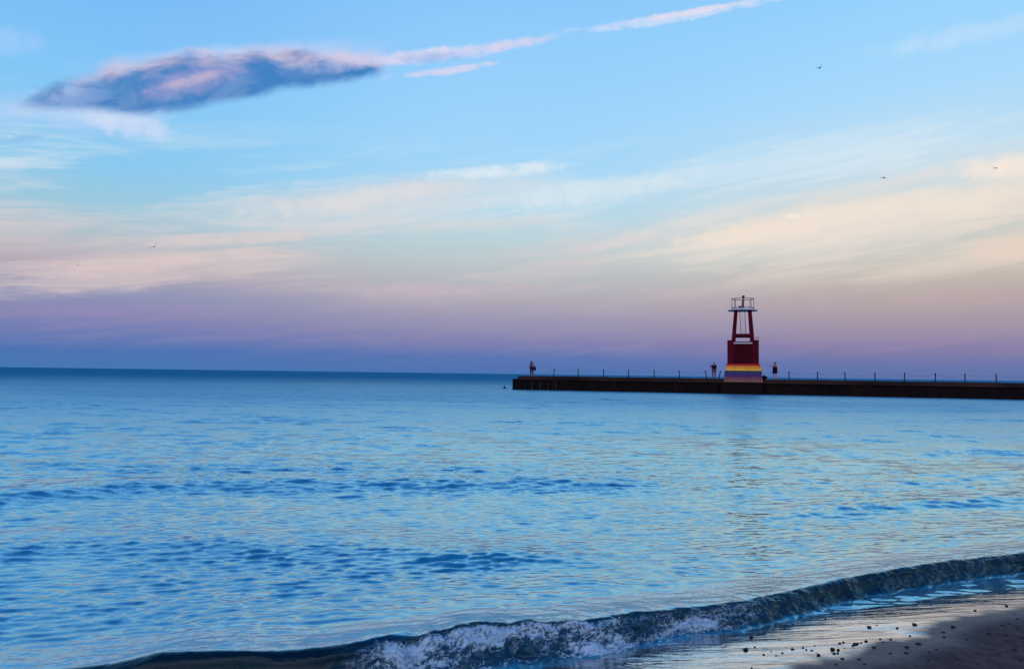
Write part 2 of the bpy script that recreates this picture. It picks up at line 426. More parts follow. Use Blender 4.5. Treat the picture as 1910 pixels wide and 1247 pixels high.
def mat_sand():
    mt, n = material('beach_sand')
    pos = n.new('ShaderNodeNewGeometry').outputs['Position']
    px, py, pz = n.sep(pos)
    wet = n.attr('wet')
    damp = n.attr('damp')
    g1 = n.noise(pos, 95.0, 4, 0.75); g2 = n.noise(pos, 14.0, 5, 0.6); g3 = n.noise(pos, 2.2, 4, 0.55)
    c = n.mix(n.lerp(g2, 0.35, 0.68), (0.070, 0.040, 0.042), (0.135, 0.082, 0.074))
    c = n.mix(n.lerp(g1, 0.35, 0.65), c, n.mix(1.0, c, (0.6, 0.6, 0.6), 'MULTIPLY'))
    c = n.mix(n.lerp(g3, 0.45, 0.6, 0, 0.35), c, (0.055, 0.040, 0.044))
    c = n.mix(damp, c, (0.040, 0.034, 0.042))
    wn = n.lerp(n.add(wet, n.mul(n.sub(n.noise(n.comb(px, py, 0.0), 7.0, 4, 0.6), 0.5), 0.30)), 0.22, 0.78)
    bs = n.new('ShaderNodeBump'); bs.inputs['Strength'].default_value = 0.7; bs.inputs['Distance'].default_value = 0.02
    n.put(bs.inputs['Height'], n.add(n.mul(g2, 0.8), n.mul(g1, 0.35)))
    dry = n.new('ShaderNodeBsdfPrincipled'); n.put(dry.inputs['Base Color'], c)
    n.put(dry.inputs['Roughness'], n.lerp(damp, 0, 1, 0.9, 0.42)); n.put(dry.inputs['Normal'], bs.outputs[0])
    n.put(dry.inputs['Specular IOR Level'], n.lerp(damp, 0, 1, 0.2, 0.5))
    # thin sheet of water over the swash zone, faintly ribbed along the shore
    ang = 0.45
    u = n.add(n.mul(px, math.cos(ang)), n.mul(py, math.sin(ang))); vv = n.sub(n.mul(py, math.cos(ang)), n.mul(px, math.sin(ang)))
    rib = n.noise(n.comb(n.add(n.mul(px, 0.9), n.mul(py, 0.1)), n.mul(py, 5.0), 0.0), 2.0, 4, 0.55, 0.5)
    bw = n.new('ShaderNodeBump'); bw.inputs['Strength'].default_value = 0.30; bw.inputs['Distance'].default_value = 0.03
    n.put(bw.inputs['Height'], rib)
    film = water_shader(n, bw.outputs[0], (0.05, 0.028, 0.034), 0.07, 0.05, 1.15)
    mx = n.new('ShaderNodeMixShader'); n.put(mx.inputs[0], wn)
    n.t.links.new(dry.outputs[0], mx.inputs[1]); n.t.links.new(film, mx.inputs[2])
    finish(n, mx.outputs[0])
    return mt
M['water'], M['wave'], M['sand'] = mat_water(), mat_wave(), mat_sand()
M['foam'] = paint('foam_white', (0.5, 0.62, 0.74), 0.4, 0.15, 40)
M['stone'] = paint('dark_stone', (0.035, 0.028, 0.03), 0.7, 0.5, 60, 0.4)
M['clod'] = paint('damp_clod', (0.044, 0.030, 0.033), 0.9, 0.4, 60, 0.4)
M['cap'] = paint('weathered_concrete', (0.048, 0.024, 0.020), 0.9, 0.5, 0.22, 0.4, c2=(0.016, 0.010, 0.011))
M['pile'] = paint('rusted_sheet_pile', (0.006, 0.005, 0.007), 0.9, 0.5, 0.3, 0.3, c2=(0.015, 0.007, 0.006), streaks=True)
M['fender'] = paint('weathered_timber', (0.022, 0.022, 0.030), 0.9, 0.4, 2, 0.3, streaks=True)
M['maroon'] = paint('maroon_paint', (0.105, 0.0015, 0.014), 0.55, 0.35, 1.5, 0.1)
M['maroon_dark'] = paint('dark_maroon_sheet', (0.055, 0.001, 0.007), 0.6, 0.4, 1.2, 0.1)
M['grey'] = paint('pale_grey_paint', (0.70, 0.56, 0.60), 0.6, 0.2, 2.0)
M['rail'] = paint('reddish_steel', (0.24, 0.12, 0.15), 0.5, 0.3, 3.0)
M['steel'] = paint('dark_steel', (0.012, 0.016, 0.024), 0.6, 0.3, 4.0)
M['skin'] = paint('skin', (0.46, 0.19, 0.17), 0.6, 0.15, 6)
M['hair'] = paint('dark_hair', (0.008, 0.006, 0.008), 0.6, 0.3, 30)
M['navy'] = paint('navy_cloth', (0.010, 0.010, 0.030), 0.85, 0.3, 10)
M['black'] = paint('black_cloth', (0.010, 0.006, 0.014), 0.85, 0.3, 10)
M['tan'] = paint('mauve_cloth', (0.16, 0.10, 0.12), 0.85, 0.3, 10)
M['pink'] = paint('dusty_pink_cloth', (0.20, 0.10, 0.14), 0.85, 0.3, 10)
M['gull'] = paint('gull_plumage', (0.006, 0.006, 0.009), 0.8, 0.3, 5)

# ------------------------------------------------------------------ shoreline curves
Wline = [at(x, y, 0.0) for x, y in ((600, 1420), (820, 1310), (900, 1275), (1000, 1250), (1100, 1229), (1250, 1198), (1371, 1176), (1471, 1159), (1530, 1146), (1595, 1138), (1640, 1129), (1700, 1122), (1800, 1108), (1910, 1095))]
ZD = 0.085
Dline = [at(x, y, ZD) for x, y in ((1330, 1300), (1470, 1250), (1560, 1220), (1650, 1195), (1712, 1184), (1702, 1174), (1722, 1163), (1780, 1150), (1850, 1138), (1910, 1130))]
def extend(l, a, b):
    l = [Vector(p) for p in l]
    return [l[0] + Vector(a)] + l + [l[-1] + Vector(b)]
Wline = extend(Wline, (-9000, -4600, 0), (9000, 5400, 0))
Dline = extend(Dline, (-9000, -4700, 0), (9000, 5400, 0))
def sdist(line, x, y):        # positive on the land side (right of the line when walking to the right)
    best = np.full(x.shape, 1e18); sg = np.ones(x.shape)
    for a, b in zip(line, line[1:]):
        ex, ey = b.x - a.x, b.y - a.y; L2 = ex * ex + ey * ey
        t = np.clip(((x - a.x) * ex + (y - a.y) * ey) / L2, 0, 1)
        qx, qy = x - a.x - t * ex, y - a.y - t * ey
        d2 = qx * qx + qy * qy
        c = ex * (y - a.y) - ey * (x - a.x)
        k = d2 < best
        best = np.where(k, d2, best); sg = np.where(k, np.where(c < 0, 1.0, -1.0), sg)
    return np.sqrt(best) * sg

# ------------------------------------------------------------------ beach and lake bed: one sheet
def axis(lo, hi, step, far, n=26):
    core = np.arange(lo, hi + step / 2, step)
    g = np.geomspace(step, far, n)
    return np.concatenate([(lo - g)[::-1], core, hi + g])
gx, gy = np.meshgrid(axis(-3.0, 8.5, 0.022, 9000), axis(1.5, 9.5, 0.022, 9000), indexing='ij')
dW, dD = sdist(Wline, gx, gy), sdist(Dline, gx, gy)
fr = np.clip(dW / np.maximum(dW - dD, 1e-3), 0, 1)
zb = np.where(dD > 0, ZD + 0.06 * np.minimum(dD, 3.5) + 0.01 * np.clip(dD - 3.5, 0, 60), np.where(dW < 0, np.maximum(0.09 * dW, -3.0), ZD * fr))
landf = smooth(dD, -0.02, 0.5)
zb = zb + landf * (0.030 * fbm(gx * 1.6, gy * 1.6, 0.3, 4) + 0.010 * fbm(gx * 7, gy * 7, 1.3, 3)) * (np.abs(gx) < 60)
zb = zb + (1 - landf) * 0.004 * fbm(gx * 0.8, gy * 2.4, 2.2, 3) * (dW > 0) * (dW < 4)
wet = smooth(dD + 0.10 * fbm(gx * 2.5, gy * 2.5, 4.0, 3), 0.22, -0.22)
damp = smooth(dD + 0.12 * fbm(gx * 1.5, gy * 1.5, 5.0, 3), 0.55, 0.0)
beach = grid_mesh('beach', np.stack([gx, gy, zb], -1), M['sand'], {'wet': wet, 'damp': damp})
tag(beach, 'dark damp sand beach with a mirror-like wet swash edge', kind='structure')
_bx, _by = gx[:, 0], gy[0]
def ground_z(x, y):
    i = int(np.clip(np.searchsorted(_bx, x), 1, len(_bx) - 1)); j = int(np.clip(np.searchsorted(_by, y), 1, len(_by) - 1))
    return float(zb[i, j])

# ------------------------------------------------------------------ lake surface
NW = 130
lam = np.exp(rng.uniform(math.log(0.085), math.log(1.8), NW))
thw = rng.normal(0, 1, NW) * np.where(lam > 1.2, 0.26, 0.34) + 0.10
kx, ky = 2 * np.pi / lam * np.sin(thw), -2 * np.pi / lam * np.cos(thw)
ph = rng.uniform(0, 2 * np.pi, NW)
slope = 0.165 * math.sqrt(2 / NW) * np.ones(NW)
BANDS = [   # swells seen as dark rippled bands: picture points, half depth (picture rows), ridge height, roughness
    (((-300, 950), (0, 936), (100, 927), (300, 914), (400, 908), (550, 912), (700, 908), (900, 910), (1100, 910), (1240, 908)), 11, 0.085, 0.95),
    (((-300, 1050), (0, 1036), (150, 1028), (300, 1026), (450, 1030), (650, 1036), (900, 1052), (1120, 1064)), 18, 0.050, 0.70),
    (((150, 1075), (350, 1070), (600, 1075), (900, 1080), (1100, 1082)), 30, 0.0, 0.34),
    (((1440, 966), (1600, 957), (1750, 947), (1910, 940), (2200, 925)), 10, 0.05, 0.65),
    (((-300, 875), (0, 870), (300, 878), (700, 880), (1000, 884)), 9, 0.015, 0.5),
    (((1240, 862), (1420, 860)), 7, 0.015, 0.55),
    (((1640, 838), (1770, 842), (1910, 846), (2200, 850)), 6, 0.015, 0.6),
    (((1380, 1052), (1500, 1058)), 12, 0.012, 0.5),
    (((-300, 1160), (100, 1150), (500, 1190)), 22, 0.0, 0.35),
    (((0, 728), (480, 742), (1100, 752), (1910, 768)), 8, 0.0, 0.5),
]
RB = []
for pts, hd, hh, rg in BANDS:
    az, rr, sg = [], [], []
    for p in pts:
        c = at(*p); az.append(math.atan2(c.x, c.y)); r = math.hypot(c.x, c.y); rr.append(r)
        c2 = at(p[0], p[1] - hd); sg.append(math.hypot(c2.x, c2.y) - r)
    RB.append((np.array(az), np.array(rr), np.array(sg), hh, rg))
def roughness(x, y):
    r = np.hypot(x, y); a = np.arctan2(x, y)
    m_ = 0.36 + 0.34 * np.clip(fbm(x * 0.10, y * 0.34, 7.7, 4, 0.6) + 0.18, 0, 1.2)
    m_ = m_ + 0.12 * smooth(a, 0.1, -0.5)
    nr = r < 14
    if nr.any(): m_[nr] += 0.55 * smooth(sdist(CREST, x[nr], y[nr]), 0.08, 0.2)
    ridge = np.zeros(x.shape)
    wob = 0.45 * fbm(x * 0.8, y * 0.8, 9.1, 3)
    for az, rr, sg, hh, rg in RB:
        rb = np.interp(a, az, rr); s = np.interp(a, az, sg)
        ends = smooth(a, az[0] - 0.03, az[0] + 0.10) * smooth(a, az[-1] + 0.03, az[-1] - 0.10)
        t = (r - rb) / s + 0.7 * wob
        m_ = m_ + rg * ends * np.exp(-t * t)
        if hh:
            t2 = (r - rb) / s - 0.4 + 0.22 * wob
            ridge = ridge + hh * ends * np.where(t2 < 0, np.exp(-t2 * t2 * 1.6), np.exp(-t2 * t2 * 0.25))
    return m_, ridge
crest_px = [(-150, 1262), (60, 1252), (200, 1240), (300, 1222), (400, 1216), (520, 1211), (600, 1206), (700, 1191), (780, 1182), (860, 1173), (930, 1160), (1000, 1156), (1130, 1151), (1200, 1138), (1300, 1131), (1400, 1119), (1500, 1096), (1600, 1071), (1700, 1056), (1800, 1041), (1910, 1029), (2060, 1012), (2250, 995)]
hgt_px = [(-150, .03), (60, .05), (200, .10), (300, .16), (450, .19), (700, .21), (900, .22), (1000, .215), (1150, .17), (1300, .15), (1450, .13), (1520, .13), (1600, .15), (1750, .165), (1910, .17), (2250, .16)]
cx_ = np.array([p[0] for p in crest_px], float)
hh_ = np.interp(cx_, *zip(*hgt_px))
cpts = [at(x, y, h) for (x, y), h in zip(crest_px, hh_)]
CREST = extend(cpts, (-60, -6, 0), (60, 36, 0))
SETUP = 0.62                  # share of the wave's height carried by the long swell behind it
def swell(x, y, cut=0.0):
    out = np.zeros(x.shape); near = (np.hypot(x, y) < 22) & (np.abs(x) < 18)
    if not near.any(): return out
    d = sdist(CREST, x[near], y[near]); hh = np.interp(x[near], [p.x for p in cpts], hh_)
    out[near] = (SETUP * hh * np.where(d < 0, np.exp(-(d / 1.9) ** 2), np.exp(-(d / 0.07) ** 2)) if cut == 0 else SETUP * hh * np.where(d < -cut, np.exp(-(d / 1.9) ** 2), np.exp(-((d + cut) / 0.03) ** 2))) * smooth(np.hypot(x[near], y[near]), 22, 12)
    return out
def lake(x, y, res, cut=0.0):
    """height of the lake and its roughness; res is the spacing of the mesh there"""
    m_, ridge = roughness(x, y)
    d = sdist(Wline, x, y)
    shore = 0.5 + 0.5 * smooth(d, -0.4, -1.3)
    h = np.zeros(x.shape); lr = np.log(np.hypot(x, y) + 1e-3)
    for i in range(NW):
        f = smooth(lam[i] / res, 2.0, 4.0)
        if f.max() <= 0: continue
        if lam[i] > 0.24:        # longer waves only build up further out
            f = f * (0.10 + 0.90 * smooth(lr, math.log(5 + 9 * lam[i] ** 0.8), math.log(9 + 16 * lam[i] ** 0.8)))
        h += f * (slope if np.isscalar(slope) else slope[i]) * lam[i] / (2 * math.pi) * np.sin(kx[i] * x + ky[i] * y + ph[i])
    far = smooth(np.hypot(x, y), 400, 150)
    sw = swell(x, y, cut)
    pat = (0.62 + 0.75 * np.clip(fbm(x * 1.5, y * 2.4, 3.1, 3, 0.6) + 0.3, 0, 1.4))
    return (h * (m_ + 0.06) * 2.1 * pat + ridge) * shore * far + sw, m_, shore

ROWS = 850
dep = np.concatenate([np.linspace(36, 23.3, 40)[:-1], np.linspace(23.3, 0.5, ROWS)]) * D2R
rad = H / np.tan(dep)
rad = np.concatenate([rad, np.geomspace(rad[-1] * 1.02, 9000, 60)])
azc = np.arange(-40, 40.01, 0.085)
azo = np.geomspace(0.3, 62, 22)
azs = np.concatenate([(-40 - azo)[::-1], azc, 40 + azo]) * D2R
RR, AA = np.meshgrid(rad, azs, indexing='ij')
wx, wy = RR * np.sin(AA), RR * np.cos(AA)
res = np.maximum(np.gradient(rad)[:, None], 0.0) * np.ones_like(RR) * 1.0
hz_, rough_, shore_ = lake(wx, wy, res, 0.06)
# what the mesh is too coarse to carry is left to the bump
chop_ = smooth(np.log(RR), math.log(11), math.log(75)); offing_ = smooth(np.log(RR), math.log(34), math.log(420))
wash_ = np.zeros(RR.shape); _n = RR < 20
wash_[_n] = smooth(sdist(CREST, wx[_n], wy[_n]), 0.05, 0.25)
lakeo = grid_mesh('water', np.stack([wx, wy, hz_], -1)[:, ::-1], M['water'], {'rough': (rough_ * np.clip(shore_, 0.4, 1))[:, ::-1], 'chop': chop_[:, ::-1], 'wash': wash_[:, ::-1], 'offing': offing_[:, ::-1]})
tag(lakeo, 'rippled blue lake water reaching to the horizon', kind='structure')

# ------------------------------------------------------------------ wave breaking on the shore
wid_px = [(-150, .25), (400, .28), (700, .30), (900, .28), (1100, .26), (1300, .22), (1500, .26), (1650, .20), (1910, .17), (2250, .17)]
seg = np.concatenate([[0], np.cumsum([(b - a).to_2d().length for a, b in zip(cpts, cpts[1:])])])
NS = 1500
sq = np.linspace(0, seg[-1], NS)
def resamp(v, s=sq): 
    v = np.interp(s, seg, v); k = np.hanning(41); k /= k.sum()
    return np.convolve(np.pad(v, 20, mode='edge'), k, mode='valid')
CX, CY = resamp([p.x for p in cpts]), resamp([p.y for p in cpts])
PXs = np.interp(sq, seg, cx_)
Hs = np.interp(PXs, *zip(*hgt_px)); Ws = np.interp(PXs, *zip(*wid_px))
tx_, ty_ = np.gradient(CX), np.gradient(CY)
k = np.hanning(161); k /= k.sum()
tx_ = np.convolve(np.pad(tx_, 80, mode='edge'), k, mode='valid'); ty_ = np.convolve(np.pad(ty_, 80, mode='edge'), k, mode='valid')
tl = np.hypot(tx_, ty_); nx_, ny_ = ty_ / tl, -tx_ / tl        # towards the land
foamy = np.interp(PXs, [-150, 600, 680, 760, 1080, 1180, 1300, 1440, 1540, 1700, 2250], [0, 0, .5, 1, 1, .60, .58, .34, .10, .42, .34])
curl = np.interp(PXs, [-150, 300, 600, 760, 1080, 1450, 1560, 1700, 2250], [.4, .8, .9, .3, .2, .3, .8, 1.0, .9])
prof = np.array([(-5.0, -.03), (-4.2, .02), (-3.4, .09), (-2.6, .22), (-1.9, .42), (-1.3, .64), (-.8, .83), (-.4, .95), (-.12, 1.0), (.10, .98), (.26, .90), (.32, .78), (.28, .62), (.30, .45), (.42, .28), (.64, .13), (.9, .05), (1.1, -.04), (1.25, -.16)])
plain = np.array([(-5.0, -.03), (-4.2, .02), (-3.4, .09), (-2.6, .22), (-1.9, .42), (-1.3, .64), (-.8, .83), (-.4, .95), (-.12, 1.0), (.06, .97), (.20, .86), (.32, .72), (.44, .57), (.56, .43), (.68, .30), (.80, .17), (.94, .06), (1.1, -.04), (1.25, -.16)])
tp = np.linspace(0, len(prof) - 1, 96)
ti = np.clip(tp.astype(int), 0, len(prof) - 2)
def cr(p):                                  # smooth resampling of the profile
    out = []
    for t, i in zip(tp, ti):
        f = t - i; p0, p1, p2, p3 = p[max(i - 1, 0)], p[i], p[i + 1], p[min(i + 2, len(p) - 1)]
        out.append(0.5 * (2 * p1 + (p2 - p0) * f + (2 * p0 - 5 * p1 + 4 * p2 - p3) * f * f + (3 * p1 - p0 - 3 * p2 + p3) * f ** 3))
    return np.array(out)
PA, PB = cr(prof), cr(plain)
S2, T2 = np.meshgrid(sq, tp, indexing='ij')
cu = curl[:, None] * np.clip(0.75 + 0.5 * fbm(S2 * 1.3, S2 * 0 + 2.0, 0.0, 2), 0, 1.2)
off = (cu * PA[None, :, 0] + (1 - cu) * PB[None, :, 0])
zz = (cu * PA[None, :, 1] + (1 - cu) * PB[None, :, 1])
hvar = 1 + 0.30 * fbm(S2 * 1.1, S2 * 0 + 7.0, 0.0, 5, 0.6) + foamy[:, None] * 0.26 * fbm(S2 * 3.6, T2 * 0.10, 4.0, 4, 0.55)
wvar = 1 + 0.40 * fbm(S2 * 1.9, S2 * 0 + 3.0, 0.0, 4, 0.55)
off = off * np.where(off < 0, np.minimum(Ws, .15)[:, None], 0.68 * Ws[:, None] * wvar)
zz = zz * Hs[:, None] * hvar
front = smooth(T2, 8.0, 9.5) * smooth(T2, 18, 16.5)
X3 = CX[:, None] + nx_[:, None] * off; Y3 = CY[:, None] + ny_[:, None] * off
# broken water: lumps and folds on the face
tur = foamy[:, None] * front
lump = 0.030 * fbm(S2 * 6, T2 * 0.40, 1.0, 3, 0.5) + 0.010 * fbm(S2 * 13, T2 * 0.8, 2.0, 2, 0.5)
str_ = 0.012 * fbm(S2 * 5.5 + 0.30 * T2 + 1.5 * fbm(S2 * 1.4, T2 * 0.1, 1.1, 2), T2 * 0.22, 6.0, 4, 0.6) * front * (1 - 0.5 * foamy[:, None]) * np.interp(PXs, [500, 720], [0.1, 1])[:, None]
disp = lump * tur * 1.3 + str_ * 0.6
X3 = X3 + nx_[:, None] * disp; Y3 = Y3 + ny_[:, None] * disp; dz_ = disp * 0.7
hb, rb_, sh_ = lake(X3, Y3, np.full(X3.shape, 0.02)); sw3 = swell(X3, Y3)
hb = sw3 + (hb - sw3) * smooth(T2, 8.6, 6.5)
CI = int(np.argmax(PA[:, 1]))
back = hb + (1 - SETUP) * zz - 0.006 * smooth(T2, 1.5, 0.0)
crow = back[:, CI:CI + 1]
zz = np.where(np.arange(T2.shape[1])[None, :] <= CI, back, zz / np.maximum(zz[:, CI:CI + 1], 1e-4) * crow)
zz = zz + 0.006 * fbm(S2 * 3.0, T2 * 0.6, 8.0, 3) * smooth(T2, 8.5, 10.0) * smooth(T2, 16.0, 14.0) + dz_
lace = 1 - np.abs(fbm(S2 * 9 + 0.25 * T2, T2 * 0.6, 3.3, 3, 0.6)) * 4.5
lace2 = 1 - np.abs(fbm(S2 * 24 + 0.5 * T2, T2 * 0.7, 9.3, 2, 0.6)) * 3.6
big = fbm(S2 * 2.2, T2 * 0.25, 6.6, 3)
foam = np.clip(tur * (0.34 + 0.62 * np.clip(np.maximum(lace, 0.75 * lace2), 0, 1) + 0.75 * big), 0, 1)
foam = foam * smooth(T2, 8.3, 10.0) * smooth(T2, 17.2, 15.8)
wave = grid_mesh('breaking_wave', np.stack([X3, Y3, zz], -1), M['wave'], {'foam': foam, 'aer': tur, 'face': smooth(T2, 7.6, 8.8) * smooth(T2, 17.0, 15.2) * np.ones(foam.shape)})
tag(wave, 'small dark wave curling and breaking into foam along the sandy shore', kind='structure')

# flecks and droplets thrown off the breaking part: nobody could count them
bmf = bmesh.new()
cand = np.argwhere(foam > 0.45)
pick = cand[rng.choice(len(cand), 600)]
for i, j in pick:
    p = Vector((X3[i, j], Y3[i, j], zz[i, j]))
    jump = abs(rng.normal(0, 1)) * 0.016 * foamy[i]
    p += Vector((nx_[i] * jump, ny_[i] * jump, jump * 1.3)) + Vector(rng.normal(0, 0.004, 3))
    r = float(np.clip(rng.lognormal(-5.9, 0.4), 0.0013, 0.005))
    vs = [bmf.verts.new(p + Vector(d) * r * rng.uniform(0.6, 1.4)) for d in ((1, 0, 0), (-1, 0, 0), (0, 1, 0), (0, -1, 0), (0, 0, 1), (0, 0, -1))]
    for f in ((0, 2, 4), (2, 1, 4), (1, 3, 4), (3, 0, 4), (2, 0, 5), (1, 2, 5), (3, 1, 5), (0, 3, 5)): bmf.faces.new([vs[q] for q in f])
fo = obj('foam', bmf, M['foam'], smooth=True)
tag(fo, 'white foam flecks and droplets on the breaking shore wave', 'foam', kind='stuff')

# ------------------------------------------------------------------ pier
P0, P1 = at(955, 726, 0), at(1910, 745, 0)
pdir = (P1 - P0).normalized(); pang = math.atan2(pdir.y, pdir.x)
DECK = 1.63
pier = empty('pier', P0, pang)
tag(pier, 'long dark sheet-pile pier with concrete cap stretching to the right', 'pier')
PL = 104.0
def on_pier(px):              # distance along the pier of a picture column
    d = ray(px, 715); d = Vector((d.x, d.y)).normalized()
    n = Vector((-pdir.y, pdir.x)); b = Vector((P0.x, P0.y)).dot(n); t = b / d.dot(n)
    return (d * t - Vector((P0.x, P0.y))).dot(Vector((pdir.x, pdir.y)))
s_cap = on_pier(963)
bm = bmesh.new()              # corrugated steel sheet piling
n = int(PL / 0.35); prev = None
outline = []
for i in range(n + 1):
    x = i * PL / n; outline.append((x, 0.0 if (i // 2) % 2 else 0.18))
def wallstrip(bm, pts, z0, z1):
    lo = [bm.verts.new((x, y, z0)) for x, y in pts]; hi = [bm.verts.new((x, y, z1)) for x, y in pts]
    for a in range(len(pts) - 1): bm.faces.new((lo[a], lo[a + 1], hi[a + 1], hi[a]))
wallstrip(bm, outline, -2.0, 1.19)
wallstrip(bm, [(x, 5.2 - y) for x, y in outline][::-1], -2.0, 1.19)
wallstrip(bm, [(0, 5.2)] + [(0.0 if (i // 2) % 2 else 0.15, 5.2 - i * 0.35) for i in range(1, 14)] + [(0, 0.18)], -2.0, 1.19)
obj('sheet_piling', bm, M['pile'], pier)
bm = bmesh.new(); box(bm, 0.02, PL, 0.2, 5.0, 1.0, 1.185); obj('fill', bm, M['cap'], pier)
bm = bmesh.new(); box(bm, -0.06, s_cap, -0.06, 5.26, 1.19, 1.25); obj('end_step', bm, M['cap'], pier)
# cap slabs, joint by joint
x = s_cap; i = 0
while x < PL:
    L_ = 5.0
    bm = bmesh.new()
    box(bm, x + 0.02, min(x + L_ - 0.02, PL), -0.14, 5.34, 1.192, DECK + 0.012 * math.sin(i * 2.3), 0.015, 0.03)
    if i == 0:
        for v in bm.verts:
            if v.co.x < x + 0.1 and v.co.z > 1.4: v.co.x += 0.28
    obj('cap_slab', bm, M['cap'], pier)
    x += L_; i += 1
for q in (979.7, 993, 1008, 1022.6, 1037.7):
    s = on_pier(q); bm = bmesh.new(); box(bm, s - 0.09, s + 0.09, -0.16, 0.0, -1.0, 0.98 if q > 990 else 0.6)
    obj('fender_timber', bm, M['fender'], pier)
bm = bmesh.new()
s_t = on_pier(1386)
box(bm, s_t - 2.3, s_t + 2.05, -0.75, 0.1, -2.0, 1.19, 0.05, 0.05)
obj('tower_footing', bm, M['pile'], pier)
def pier_pt(s, y=0.0, z=DECK):
    return P0 + Vector((pdir.x * s - pdir.y * y, pdir.y * s + pdir.x * y, z))

# ------------------------------------------------------------------ light tower
tw = empty('light_tower', pier_pt(s_t, 1.45, 1.2), pang)
tag(tw, 'maroon four-legged harbour light tower on a rainbow striped base', 'light tower')
Z = lambda zoom: (1005 - zoom) / 98.7 + 0.43     # heights read from the picture, above the tower's foot
def rb(c): return tuple(c)
stripes = [((0.30, 0.12, 0.10), 'base_brown'), ((0.21, 0.08, 0.11), 'rainbow_plum'), ((0.11, 0.035, 0.15), 'rainbow_purple'), ((0.05, 0.05, 0.17), 'rainbow_blue'), ((0.05, 0.055, 0.008), 'rainbow_green'),
           ((0.95, 0.47, 0.075), 'rainbow_yellow'), ((0.90, 0.27, 0.04), 'rainbow_orange'), ((0.50, 0.03, 0.03), 'rainbow_red')]
smats = [paint(nm, c, 0.65, 0.22, 1.4, 0.05) for c, nm in stripes]
zs = [Z(1038), Z(1012), Z(985), Z(955), Z(926), Z(916), Z(890), Z(863), Z(843)]
def halfw(z):
    if z < Z(920): return 2.02 - 0.10 * (z - zs[0]) / (Z(920) - zs[0])
    return 1.86 - 0.10 * (z - Z(920)) / (Z(843) - Z(920))
bm = bmesh.new()
for i in range(8):
    a, b = halfw(zs[i]), halfw(zs[i + 1]) 
    r = lambda h, z: [bm.verts.new((sx * h, sy * h, z)) for sx, sy in ((-1, -1), (1, -1), (1, 1), (-1, 1))]
    lo, hi = r(a, zs[i]), r(b, zs[i + 1])
    for q in range(4): bm.faces.new((lo[q], lo[(q + 1) % 4], hi[(q + 1) % 4], hi[q])).material_index = i
    if i == 7: bm.faces.new(hi).material_index = 7
    if i == 0: bm.faces.new(lo[::-1]).material_index = 0
obj('rainbow_base', bm, smats, tw)
zt, zb0 = Z(843), Z(843) - 0.02
ztop, zenc = Z(262), Z(588)
def leg_c(z):                # half spacing of the legs
    f = (z - zb0) / (ztop - zb0); return 1.18 + (0.735 - 1.18) * f
for sx in (-1, 1):
    for sy in (-1, 1):
        bm = bmesh.new()
        rings = []
        for z in np.linspace(zb0, ztop, 6):
            c = leg_c(z); hw_ = 0.235 - 0.045 * (z - zb0) / (ztop - zb0)
            rings.append([bm.verts.new((sx * c + a * hw_, sy * c + b * hw_, z)) for a, b in ((-1, -1), (1, -1), (1, 1), (-1, 1))])
        for a, b in zip(rings, rings[1:]):
            for q in range(4): bm.faces.new((a[q], a[(q + 1) % 4], b[(q + 1) % 4], b[q]))
        bm.faces.new(rings[0][::-1]); bm.faces.new(rings[-1])
        obj('leg', bm, M['maroon'], tw)
# sheet-metal enclosure round the foot of the legs
E_ = 1.64
for (x0, x1, y0, y1) in ((-E_, -0.98, -E_, -E_ + .05), (0.98, E_, -E_, -E_ + .05), (-E_, E_, E_ - .05, E_), (-E_, -E_ + .05, -E_ + .052, E_ - .052), (E_ - .05, E_, -E_ + .052, E_ - .052)):
    bm = bmesh.new(); box(bm, x0, x1, y0, y1, zt + .002, zenc); obj('wall_panel', bm, M['maroon'], tw)
bm = bmesh.new(); box(bm, -0.975, 0.975, -E_ + .03, -E_ + .07, zt + .002, Z(628))
dr = obj('door_panel', bm, M['maroon_dark'], tw)
bm = bmesh.new(); box(bm, 0.72, 0.80, -E_ - .02, -E_ + .028, zt + 1.0, zt + 1.25); obj('handle', bm, M['steel'], dr)
for y0 in (-1.05, 0.95):
    bm = bmesh.new(); c = leg_c(Z(530)) - 0.2; box(bm, -c, c, y0, y0 + 0.14, Z(545), Z(515)); obj('crossbeam', bm, M['maroon'], tw)
for x0 in (-1.05, 0.91):
    bm = bmesh.new(); c = leg_c(Z(530)) - 0.2; box(bm, x0, x0 + 0.14, -c, c, Z(545), Z(515)); obj('crossbeam', bm, M['maroon'], tw)
bm = bmesh.new(); box(bm, -0.97, 0.97, E_ - .12, E_ - .055, Z(604), Z(588)); obj('rear_beam', bm, M['maroon_dark'], tw)
bm = bmesh.new(); box(bm, -0.975, 0.975, -E_ + .01, -E_ + .075, Z(626), Z(612)); obj('door_lintel', bm, M['grey'], tw)
bm = bmesh.new()
for q in (1.38, 1.60): bar(bm, (q, -1.5, zenc), (q, -1.5, Z(552)), 0.03)
tube(bm, [(1.38, -1.5, Z(556)), (1.60, -1.5, Z(556))], 0.03); obj('grab_rail', bm, M['rail'], tw)
